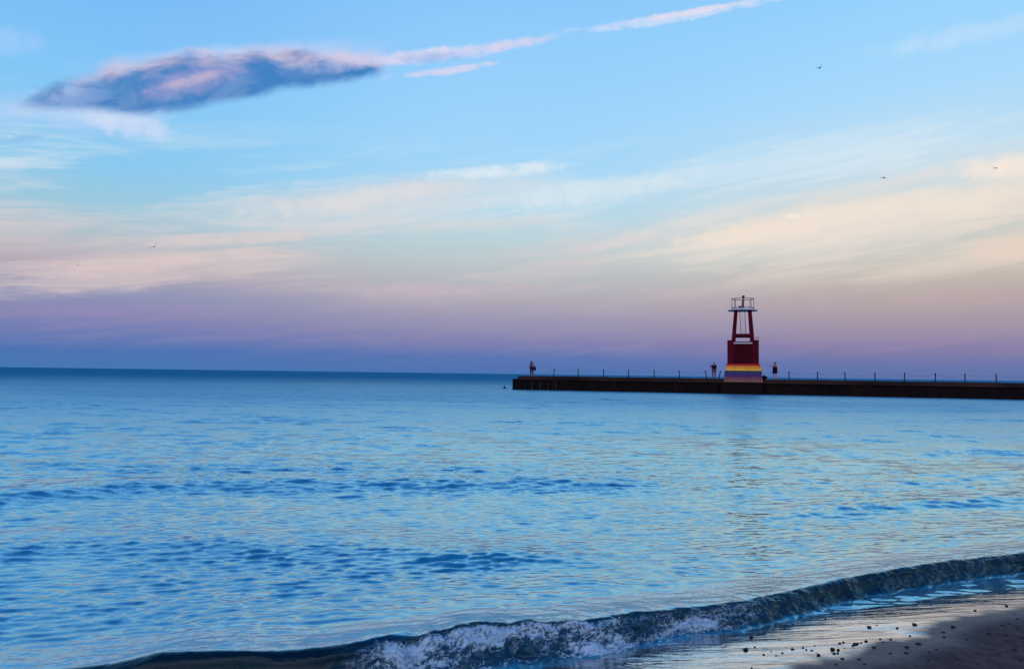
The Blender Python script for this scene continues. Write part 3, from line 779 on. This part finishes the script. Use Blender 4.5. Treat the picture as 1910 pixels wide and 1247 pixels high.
# gallery
bm = bmesh.new()
lathe(bm, [(0.9, Z(262)), (1.62, Z(260)), (1.66, Z(257)), (1.50, Z(248)), (1.20, Z(237)), (1.0, Z(236))], 16)
obj('platform', bm, M['grey'], tw)
rl = bmesh.new(); R_ = 1.17; zr0, zr1 = Z(231), Z(128)
ringp = lambda z: [(R_ * math.cos(a), R_ * math.sin(a), z) for a in np.linspace(0, 2 * math.pi, 25)]
tube(rl, ringp(zr1), 0.038, 6)
rail = obj('guard_rail', rl, M['rail'], tw)
rl = bmesh.new(); tube(rl, ringp(zr0 + 0.03), 0.04, 6); obj('toe_rail', rl, M['rail'], rail)
for a in np.linspace(0, 2 * math.pi, 9)[:-1]:
    a += 0.06
    bm = bmesh.new(); bar(bm, (R_ * math.cos(a), R_ * math.sin(a), Z(237)), (R_ * math.cos(a), R_ * math.sin(a), zr1), 0.032, n=6); obj('rail_post', bm, M['rail'], rail)
bm = bmesh.new(); bar(bm, (0.04, 0, Z(238)), (0.06, 0, Z(112)), 0.10, 0.085); mast = obj('mast', bm, M['maroon'], tw)
bm = bmesh.new(); lathe(bm, [(0.10, Z(114)), (0.15, Z(108)), (0.16, Z(100)), (0.12, Z(93)), (0.04, Z(90))], 12, (0.06, 0, 0)); obj('lantern', bm, M['steel'], mast)
bm = bmesh.new(); box(bm, -0.52, -0.02, -0.22, 0.2, Z(236), Z(206), 0.12, 0.06); obj('battery_box', bm, M['maroon_dark'], tw)
# ladder leaning slightly inside the legs
bm = bmesh.new()
xa0, xa1, xb0, xb1 = -0.17, 0.33, -0.34, 0.22
yl0, yl1 = 0.25, 0.0
zl0, zl1 = Z(545), Z(264)
bar(bm, (xa0, yl0, zl0), (xb0, yl1, zl1), 0.026, n=6); bar(bm, (xa1, yl0, zl0), (xb1, yl1, zl1), 0.026, n=6)
lad = obj('ladder', bm, M['steel'], tw)
for i in range(1, 10):
    f = i / 10; bm = bmesh.new()
    z = zl0 + (zl1 - zl0) * f
    bar(bm, (xa0 + (xb0 - xa0) * f, yl0 + (yl1 - yl0) * f, z), (xa1 + (xb1 - xa1) * f, yl0 + (yl1 - yl0) * f, z), 0.012, n=5)
    obj('rung', bm, M['steel'], lad)
bm = bmesh.new(); box(bm, -0.9, 0.9, 0.18, 0.32, zl0 - 0.09, zl0); obj('ladder_footbeam', bm, M['maroon'], tw)

# bag slumped against the base
def blob(bm, c, r, seed=0.0, amp=0.2, sub=2):
    r_ = bmesh.ops.create_icosphere(bm, subdivisions=sub, radius=1.0)
    co = np.array([v.co[:] for v in r_['verts']])
    nn = 1 + amp * fbm(co[:, 0] * 1.3 + seed, co[:, 1] * 1.3, co[:, 2] * 1.3 + seed, 3)
    for v, k_ in zip(r_['verts'], nn):
        v.co = Vector((c[0] + v.co.x * r[0] * k_, c[1] + v.co.y * r[1] * k_, c[2] + v.co.z * r[2] * k_))
bg_ = empty('bag', pier_pt(s_t + 2.38, 0.9), pang)
bg_.scale = (0.78, 0.78, 0.8); bg_.location = pier_pt(s_t + 2.22, 0.7); tag(bg_, 'dark bag slumped on the deck against right side of the rainbow base', 'bag')
bm = bmesh.new(); blob(bm, (0, 0, 0.24), (0.36, 0.3, 0.28), 3.0, 0.25)
for v in bm.verts:
    if v.co.z < 0.0: v.co.z = 0.0
obj('sack', bm, M['black'], bg_, True)
bm = bmesh.new(); tube(bm, [(-.14, -.05, .44), (-.08, -.06, .58), (.06, -.06, .58), (.12, -.05, .43)], 0.02); obj('strap', bm, M['navy'], bg_)

# ------------------------------------------------------------------ posts and chains on the pier
ORD = ['first', 'second', 'third', 'fourth', 'fifth', 'sixth', 'seventh', 'eighth', 'ninth']
bm = bmesh.new(); bar(bm, (0, 0, 0), (0, 0, 0.80), 0.055, 0.05, 8)
post_me = obj('post_shaft', bm, M['steel']); post_mesh = post_me.data
bm = bmesh.new(); lathe(bm, [(0.05, 0.80), (0.075, 0.82), (0.075, 0.86), (0.03, 0.90)], 8); capo = obj('post_cap', bm, M['steel']); cap_mesh = capo.data
bpy.data.objects.remove(post_me); bpy.data.objects.remove(capo)
def post(px, label, lean=0.0, back=0.5):
    e = empty('railing_post', pier_pt(on_pier(px), back), pang)
    e.rotation_euler = (0, lean, pang)
    e.location.z -= 0.02
    tag(e, label, 'post', 'railing posts along the pier')
    for nm, me in (('shaft', post_mesh), ('cap', cap_mesh)):
        o = bpy.data.objects.new(nm, me); COL.objects.link(o); o.parent = e
    return e
LP = [1031, 1076.6, 1124, 1171.5, 1219, 1267]
RP = [1472.6, 1525.7, 1578, 1633.7, 1689, 1747, 1803, 1861.5, 1921]
leans = [0.05, 0.0, 0.03, -0.02, 0.02, -0.06]
for i, (q, ln) in enumerate(zip(LP, leans)):
    post(q, f'dark railing post on the pier, {ORD[i]} from the outer left end', ln)
post(1317.6, 'thin railing post leaning left, beside the person left of tower', -0.14)
post(1340.5, 'dark railing post tilting right, between the dark-shirted person and the tower', 0.22)
for i, q in enumerate(RP[:8]):
    post(q, f'dark railing post on the pier, {ORD[i]} to the right of the red tower', (-0.01, 0.02, -0.05, 0.0, 0.02, 0.03, -0.02, 0.0)[i])
post(RP[8], 'dark railing post just beyond the right edge of view')
def chain(sa, za, sb, zb_, label, sag=0.16):
    bm = bmesh.new()
    a, b = pier_pt(sa, 0.5, DECK + za), pier_pt(sb, 0.5, DECK + zb_)
    pts = []
    for k_ in range(13):
        f = k_ / 12; p = a.lerp(b, f); p.z -= sag * 4 * f * (1 - f); pts.append(p)
    tube(bm, pts, 0.007, 5)
    o = obj('chain', bm, M['steel']); tag(o, label, 'chain', 'chains slung between the railing posts')
chain(on_pier(1003), 0.05, on_pier(LP[0]), 0.74, 'loose chain drooping from the first post down to the pier deck', 0.10)
for i in range(5):
    chain(on_pier(LP[i]), 0.76, on_pier(LP[i + 1]), 0.76, f'thin chain sagging from {ORD[i]} to {ORD[i+1]} post at pier\'s left end', 0.14 + 0.03 * (i % 3))
chain(on_pier(LP[5]), 0.76, on_pier(1317.6) - 0.11, 0.74, 'thin chain ending at the left-leaning post beside the tower', 0.2)
for i in range(8):
    chain(on_pier(RP[i]), 0.76, on_pier(RP[i + 1]), 0.76, f'thin chain sagging between posts, {ORD[i]} span right of the tower', 0.16 + 0.05 * ((i * 7) % 3))

# ------------------------------------------------------------------ people
def skin_mesh(name, joints, edges, radii, mat, parent, sub=2):
    me = bpy.data.meshes.new(name)
    me.from_pydata([Vector(j) for j in joints], edges, [])
    o = bpy.data.objects.new(name, me); COL.objects.link(o)
    o.modifiers.new('skin', 'SKIN'); 
    for v, r in zip(me.skin_vertices[0].data, radii):
        v.radius = r if hasattr(r, '__len__') else (r, r)
    me.skin_vertices[0].data[0].use_root = True
    sm = o.modifiers.new('sub', 'SUBSURF'); sm.levels = sub; sm.render_levels = sub
    dg = bpy.context.evaluated_depsgraph_get()
    nm = bpy.data.meshes.new_from_object(o.evaluated_get(dg))
    bpy.data.objects.remove(o); bpy.data.meshes.remove(me)
    nm.name = name
    nm.materials.clear(); nm.materials.append(mat)
    nm.polygons.foreach_set('use_smooth', [True] * len(nm.polygons))
    o = bpy.data.objects.new(name, nm); COL.objects.link(o); o.parent = parent
    return o
def hand(joints, edges, radii, wi, wrist, d, s):
    """palm, four unequal curled fingers and a thumb leaving the side of the palm"""
    d = Vector(d).normalized(); side_ = d.orthogonal().normalized(); nrm = d.cross(side_)
    w_ = Vector(wrist)
    palm = w_ + d * 0.07 * s; pi = len(joints); joints.append(palm); edges.append((wi, pi)); radii.append((0.036 * s, 0.018 * s))
    for k_, ln in enumerate((0.070, 0.082, 0.076, 0.060)):
        o_ = side_ * (k_ - 1.5) * 0.021 * s
        b_ = palm + d * 0.03 * s + o_; m_ = b_ + d * ln * 0.5 * s; t_ = m_ + (d * 0.8 + nrm * 0.5) * ln * 0.5 * s
        i0 = len(joints); joints += [b_, m_, t_]; edges += [(pi, i0), (i0, i0 + 1), (i0 + 1, i0 + 2)]; radii += [0.010 * s, 0.009 * s, 0.007 * s]
    b_ = w_ + d * 0.03 * s - side_ * 0.04 * s; t_ = b_ + (d * 0.7 - side_ * 0.5) * 0.05 * s
    i0 = len(joints); joints += [b_, t_]; edges += [(wi, i0), (i0, i0 + 1)]; radii += [0.011 * s, 0.008 * s]

def person(name, loc, rz, label, pose, colours, hair='short', trousers='long', hat=False, dress=False):
    """pose: joints in metres for a 1.72 m figure facing -y (its left is +x)"""
    root = empty(name, loc, rz); tag(root, label, 'person'); root.scale = (1.14, 1.14, 1.05)
    J = dict(pelvis=(0, 0, .93), waist=(0, .01, 1.08), chest=(0, .01, 1.30), neck=(0, .01, 1.47), chin=(0, -.01, 1.54), head=(0, -.005, 1.62), crown=(0, .005, 1.69),
             hipL=(.10, 0, .90), hipR=(-.10, 0, .90), kneeL=(.11, -.02, .50), kneeR=(-.11, -.02, .50), ankL=(.11, .02, .085), ankR=(-.11, .02, .085), toeL=(.12, -.15, .03), toeR=(-.12, -.15, .03),
             shL=(.17, .01, 1.41), shR=(-.17, .01, 1.41), elL=(.23, .02, 1.13), elR=(-.23, .02, 1.13), wrL=(.24, -.06, .88), wrR=(-.24, -.06, .88))
    J.update(pose)
    J = {k_: Vector(v) for k_, v in J.items()}
    R = dict(pelvis=(.15, .11), waist=(.125, .095), chest=(.15, .105), neck=.055, chin=(.068, .075), head=(.078, .098), crown=(.055, .07), hipL=.095, hipR=.095, kneeL=.057, kneeR=.057,
             ankL=.04, ankR=.04, toeL=(.042, .025), toeR=(.042, .025), shL=.062, shR=.062, elL=.042, elR=.042, wrL=.029, wrR=.029)
    E = [('pelvis', 'waist'), ('waist', 'chest'), ('chest', 'neck'), ('neck', 'chin'), ('chin', 'head'), ('head', 'crown'), ('pelvis', 'hipL'), ('pelvis', 'hipR')]
    for q in 'LR': E += [('hip' + q, 'knee' + q), ('knee' + q, 'ank' + q), ('ank' + q, 'toe' + q), ('chest', 'sh' + q), ('sh' + q, 'el' + q), ('el' + q, 'wr' + q)]
    names = list(J); ix = {n_: i for i, n_ in enumerate(names)}
    joints = [J[n_] for n_ in names]; edges = [(ix[a], ix[b]) for a, b in E]; radii = [R[n_] for n_ in names]
    for q in 'LR': hand(joints, edges, radii, ix['wr' + q], J['wr' + q], J['wr' + q] - J['el' + q], 1.0)
    hd = (J['head'] - J['neck']).normalized(); face = Vector((0, -1, 0))
    i0 = len(joints)                                   # nose and ears
    joints += [J['head'] + face * .105 - hd * .02, J['head'] + Vector((.085, .01, -.01)), J['head'] + Vector((-.085, .01, -.01))]
    edges += [(ix['head'], i0), (ix['head'], i0 + 1), (ix['head'], i0 + 2)]; radii += [.014, .014, .014]
    skin_mesh('body', joints, edges, radii, M['skin'], root)
    def cloth(nm, keys, es, rr, mat): return skin_mesh(nm, [J[k_] if isinstance(k_, str) else Vector(k_) for k_ in keys], es, rr, mat, root)
    if dress:
        cloth('dress', ['pelvis', 'waist', 'chest', 'shL', 'shR', J['pelvis'] + Vector((0, 0, -.16)), J['pelvis'] + Vector((0, 0, -.34))], [(0, 1), (1, 2), (2, 3), (2, 4), (0, 5), (5, 6)],
              [(.22, .16), (.19, .14), (.20, .14), .08, .08, (.26, .18), (.28, .2)], colours[0])
    else:
        cloth('shirt', ['pelvis', 'waist', 'chest', 'shL', 'shR', J['shL'].lerp(J['elL'], colours[2]), J['shR'].lerp(J['elR'], colours[2]), J['pelvis'] + Vector((0, 0, -.05))],
              [(0, 1), (1, 2), (2, 3), (2, 4), (3, 5), (4, 6), (0, 7)], [(.19, .14), (.19, .14), (.20, .14), .085, .085, .062, .062, (.19, .14)], colours[0])
        f = 1.0 if trousers == 'long' else 0.0
        ends = [J['kneeL'].lerp(J['ankL'], .95 * f), J['kneeR'].lerp(J['ankR'], .95 * f)]
        cloth('trousers' if f else 'shorts', ['pelvis', 'hipL', 'hipR', J['hipL'].lerp(J['kneeL'], .9), J['hipR'].lerp(J['kneeR'], .9), ends[0], ends[1]],
              [(0, 1), (0, 2), (1, 3), (2, 4), (3, 5), (4, 6)], [(.165, .125), .112, .112, .082, .082, .066, .066], colours[1])
    if hair == 'long':
        cloth('hair', ['head', J['head'] + Vector((0, .03, .04)), J['head'] + Vector((0, .07, -.06)), J['neck'] + Vector((0, .08, -.04))], [(1, 0), (1, 2), (2, 3)], [(.085, .08), (.095, .09), (.095, .06), (.09, .045)], M['hair'])
    else:
        cloth('hair', [J['head'] + Vector((0, .02, .05)), J['head'] + Vector((0, .05, -.01)), J['head'] + Vector((0, .055, -.06))], [(0, 1), (1, 2)], [(.098, .10), (.095, .08), (.07, .05)], M['hair'])
    if hat:
        bm = bmesh.new(); c = J['head'] + Vector((0, 0, .03))
        lathe(bm, [(.20, 0), (.20, .012), (.115, .02), (.11, .10), (.08, .125), (.02, .13)], 16, c); obj('sun_hat', bm, M['pink'], root, True)
    return root
# walker near the outer end, bag on the arm
s1 = on_pier(988.3)
p1 = person('person', pier_pt(s1, 0.7), pang + math.pi - 0.7, 'person in mauve top and dark trousers standing near pier\'s outer end',
       dict(pelvis=(.03, 0, .93), hipL=(.12, 0, .90), hipR=(-.08, 0, .90), kneeL=(.16, -.02, .49), kneeR=(-.16, -.06, .50), ankL=(.17, .04, .085), ankR=(-.24, .0, .085), toeL=(.19, -.12, .03), toeR=(-.28, -.16, .03),
            elR=(-.20, -.04, 1.16), wrR=(-.10, -.22, 1.10), elL=(.27, .04, 1.16), wrL=(.25, -.14, 1.02)), (M['tan'], M['navy'], .95), 'long')
bm = bmesh.new(); blob(bm, (0, 0, 0), (.19, .13, .24), 5.0, .15)
bagr = empty('bag', p1.location + Vector((.36, -.12, .88)), pang)
tag(bagr, 'dark shoulder bag held by the person at pier\'s outer end', 'bag')
obj('pouch', bm, M['black'], bagr, True)
bm = bmesh.new(); tube(bm, [(-.10, 0, .16), (-.10, .0, .32), (-.03, .02, .44), (.05, 0, .30), (.10, 0, .16)], .018); obj('strap', bm, M['black'], bagr)
# back turned, hand on hip, left of the tower
person('person', pier_pt(on_pier(1331.4), 0.6), pang + math.pi, 'dark-haired person in dark shirt and pale pink trousers left of tower',
       dict(elR=(.0, 0, 0), wrR=(0, 0, 0)) | dict(elR=(-.21, .02, 1.13), wrR=(-.20, -.04, .89), elL=(.36, .02, 1.20), wrL=(.20, -.02, 1.02), kneeL=(.12, -.02, .5), kneeR=(-.09, -.02, .5), ankL=(.14, .02, .085), ankR=(-.10, .02, .085),
            toeL=(.16, -.14, .03), toeR=(-.12, -.14, .03)), (M['black'], M['pink'], .9))
# arm stretched out, right of the tower
person('person', pier_pt(on_pier(1446.0), 0.5), pang - 0.25, 'person in dark dress and hat, one arm stretched out, right of tower',
       dict(shR=(-.17, -.02, 1.40), elR=(-.42, -.10, 1.42), wrR=(-.64, -.16, 1.56), elL=(.25, -.10, 1.22), wrL=(.06, -.22, 1.38),
            kneeL=(.10, -.03, .5), kneeR=(-.11, -.02, .5), ankL=(.13, .02, .085), ankR=(-.17, .02, .085), toeL=(.16, -.14, .03), toeR=(-.22, -.14, .03)), (M['black'], M['pink'], .3), 'long', dress=True, hat=True)
# swimmer off the pier end, only head and shoulders above water
sw = at(941, 724.0, 0.0)
root = empty('person', sw, 0.3); tag(root, 'swimmer with head and shoulders above water off the pier\'s end', 'person')
skin_mesh('body', [(0, 0, -.35), (0, 0, -.02), (0, 0, .12), (0, -.02, .20), (0, 0, .29), (0, 0, .36), (.2, 0, .03), (-.2, 0, .03), (.36, -.1, -.12), (-.34, -.1, -.12), (0, -.12, .26)],
          [(0, 1), (1, 2), (2, 3), (3, 4), (4, 5), (1, 6), (1, 7), (6, 8), (7, 9), (4, 10)], [(.16, .11), (.17, .11), .06, .075, (.085, .10), .06, .075, .075, .05, .05, .015], M['black'], root)
skin_mesh('hair', [(0, .02, .34), (0, .06, .27), (0, .06, .2)], [(0, 1), (1, 2)], [(.1, .1), (.1, .08), (.07, .05)], M['hair'], root)

# ------------------------------------------------------------------ gulls
def gull(px, py, dist, span, roll, up, heading, label, half=1.0):
    bm = bmesh.new()
    secs = []
    # wing from tip to tip, one continuous loft through the body
    for t in (-1, -.8, -.55, -.3, -.1, 0, .1, .3, .55, .8, 1):
        a = abs(t); x = t * span / 2 * (half if t > 0 else 1)
        z = span * up * (a * 1.1 - 0.75 * a * a * a); y = span * (0.10 * a * a - 0.05 * math.sin(a * math.pi))
        ch = span * (0.115 * (1 - a ** 1.6) + 0.012); th = span * (0.016 * (1 - a) + 0.003)
        secs.append([bm.verts.new(p) for p in ((x, y - ch / 2, z), (x, y, z + th), (x, y + ch / 2, z), (x, y, z - th))])
    for a, b in zip(secs, secs[1:]):
        for q in range(4): bm.faces.new((a[q], a[(q + 1) % 4], b[(q + 1) % 4], b[q]))
    bm.faces.new(secs[0][::-1]); bm.faces.new(secs[-1])
    rings = []
    for y, r, z in ((-.24, .004, 0), (-.21, .016, 0), (-.17, .03, .008), (-.12, .032, .006), (-.04, .048, 0), (.06, .046, -.002), (.15, .028, 0), (.20, .026, .004), (.27, .03, .006)):
        fl = 0.25 if y > .18 else 1.0
        rings.append([bm.verts.new((math.cos(k_ * math.pi / 4) * r * span * (1.6 if fl < 1 else 1), y * span, (z + math.sin(k_ * math.pi / 4) * r * fl) * span)) for k_ in range(8)])
    for a, b in zip(rings, rings[1:]):
        for q in range(8): bm.faces.new((a[q], a[(q + 1) % 8], b[(q + 1) % 8], b[q]))
    bm.faces.new(rings[0][::-1]); bm.faces.new(rings[-1])
    o = obj('gull', bm, M['gull'], None, True)
    o.location = Vector((0, 0, H)) + ray(px, py) * dist
    o.rotation_euler = (0.1, roll, heading)
    tag(o, label, 'bird', 'gulls flying over the lake')
gull(1529, 127, 95, 1.05, -0.55, .32, 0.3, 'dark gull banking in clear blue sky, highest of the right-hand gulls')
gull(1648, 331, 90, 1.1, 0.12, -.18, 0.1, 'gull with drooping wings against pale cloud, above and right of tower', 0.85)
gull(1857, 313.5, 110, 0.95, -0.02, .05, 0.2, 'gull gliding flat-winged before the cream cloud at right edge')
gull(288, 460, 92, 1.15, -0.75, .32, 0.4, 'gull tilted steeply over the pink cloud on the left')
gull(145, 494, 120, 0.75, -0.6, .25, 0.9, 'tiny gull low over the lake, nearest the left edge')
gull(935, 90.5, 180, 0.75, 0.0, .06, 0.6, 'tiny distant gull in front of the wispy pink cloud tail')

# ------------------------------------------------------------------ stones on the beach
def zp(x, y): return 1250 + x / 2.894, 1000 + y / 2.894
stone_mesh = []
for i in range(6):
    bm = bmesh.new(); blob(bm, (0, 0, 0), (1, .8, .62), 11.3 * i + 1, .45, 2)
    for kind in ('stone', 'clod'):
        me = bpy.data.meshes.new(kind); bm.to_mesh(me); me.materials.append(M[kind]); me.polygons.foreach_set('use_smooth', [True] * len(me.polygons)); stone_mesh.append(me)
    bm.free()
big = {(408, 611): 'largest dark stone in the wash, nearest the wave', (437, 546): 'dark round stone alone in the wash, beside the wave toe', (1075, 490): 'dark stone alone in the middle of the pink wet sand',
       (1320, 477): 'dark stone at the tip of the dry sand point', (1000, 583): 'largest stone of the pebble cluster along dry sand edge', (800, 640): 'dark stone right on the dry sand edge, lower cluster',
       (660, 609): 'dark stone among brown streaks on the wet sand', (440, 712): 'dark stone at the bottom edge of the wet sand'}
wetst = [(437, 546, 12), (408, 611, 16), (1075, 490, 11), (1320, 477, 12), (1000, 583, 13), (660, 609, 9), (605, 630, 7), (505, 638, 7), (800, 640, 10), (780, 590, 6), (878, 610, 12), (907, 613, 10), (915, 577, 8), (935, 571, 7),
         (1058, 567, 9), (1030, 575, 7), (1115, 478, 4), (1135, 555, 6), (1190, 556, 8), (1225, 495, 9), (1295, 537, 6), (838, 443, 5), (765, 615, 7), (718, 600, 6), (735, 612, 6), (572, 640, 5), (590, 560, 4), (457, 598, 6), (440, 712, 8),
         (1815, 376, 7), (1645, 400, 7), (460, 483, 4), (545, 620, 4), (885, 632, 9), (940, 605, 5), (905, 630, 7), (985, 590, 8), (1012, 578, 7)]
dryst = [(1528, 490, 20), (1875, 445, 12), (1862, 420, 9), (1725, 488, 10), (1475, 517, 13), (1480, 545, 12), (1795, 480, 16), (1828, 470, 12), (1725, 525, 15), (1900, 545, 12), (1812, 533, 14), (1100, 600, 18), (1278, 597, 16), (1340, 580, 18),
         (1440, 610, 18), (1528, 600, 10), (1600, 553, 10), (1020, 662, 16), (930, 660, 16), (1275, 630, 18), (1400, 625, 12), (1394, 670, 9), (895, 690, 12), (1190, 630, 12), (1150, 570, 10), (1660, 690, 8), (1700, 660, 10), (1550, 660, 12),
         (1860, 610, 12), (1780, 640, 10), (1890, 665, 10), (1875, 495, 8), (1640, 580, 8), (1050, 690, 14), (1200, 690, 12), (1330, 700, 12)]
ONES = 'zeroth first second third fourth fifth sixth seventh eighth ninth tenth eleventh twelfth thirteenth fourteenth fifteenth sixteenth seventeenth eighteenth nineteenth'.split()
def nth(k): return ONES[k] if k < 20 else {2: 'twentieth', 3: 'thirtieth', 4: 'fortieth'}[k // 10] if k % 10 == 0 else {2: 'twenty', 3: 'thirty', 4: 'forty'}[k // 10] + '-' + ONES[k % 10]
rank = {}
for lst in ([q for q in wetst if q[:2] not in big], dryst):
    for k_, q in enumerate(sorted(lst)): rank[q[:2]] = nth(k_ + 1)
def stone(zx, zy, rz_, kind):
    q = zp(zx, zy); z = 0.1
    for _ in range(4):
        p = at(*q, z); z = ground_z(p.x, p.y)
    p = at(*q, z)
    r = (1.0 if kind == 'stone' else 0.7) * rz_ / 2.894 / FPX * math.hypot(p.x, p.y)
    o = bpy.data.objects.new('stone' if kind == 'stone' else 'sand_clod', stone_mesh[2 * random.randrange(6) + (kind == 'clod')]); COL.objects.link(o)
    fl = random.uniform(.7, 1.0) if kind == 'stone' else random.uniform(.35, .55)
    o.scale = (r * random.uniform(.9, 1.1), r * random.uniform(.8, 1.1), r * fl)
    o.rotation_euler = (random.uniform(-.15, .15), random.uniform(-.15, .15), random.uniform(0, 6.28))
    o.location = (p.x, p.y, z + r * fl * .3)
    if kind == 'stone': tag(o, big.get((zx, zy), f'small dark pebble on the shiny wet sand, {rank.get((zx, zy))} small one from the left'), 'stone', 'pebbles on the wet sand')
    else: tag(o, f'flat dark clod on the dull dry sand, {rank[(zx, zy)]} clod from the left', 'clod', 'clods on the dry sand')
for a in wetst: stone(*a, 'stone')
for a in dryst: stone(*a, 'clod')
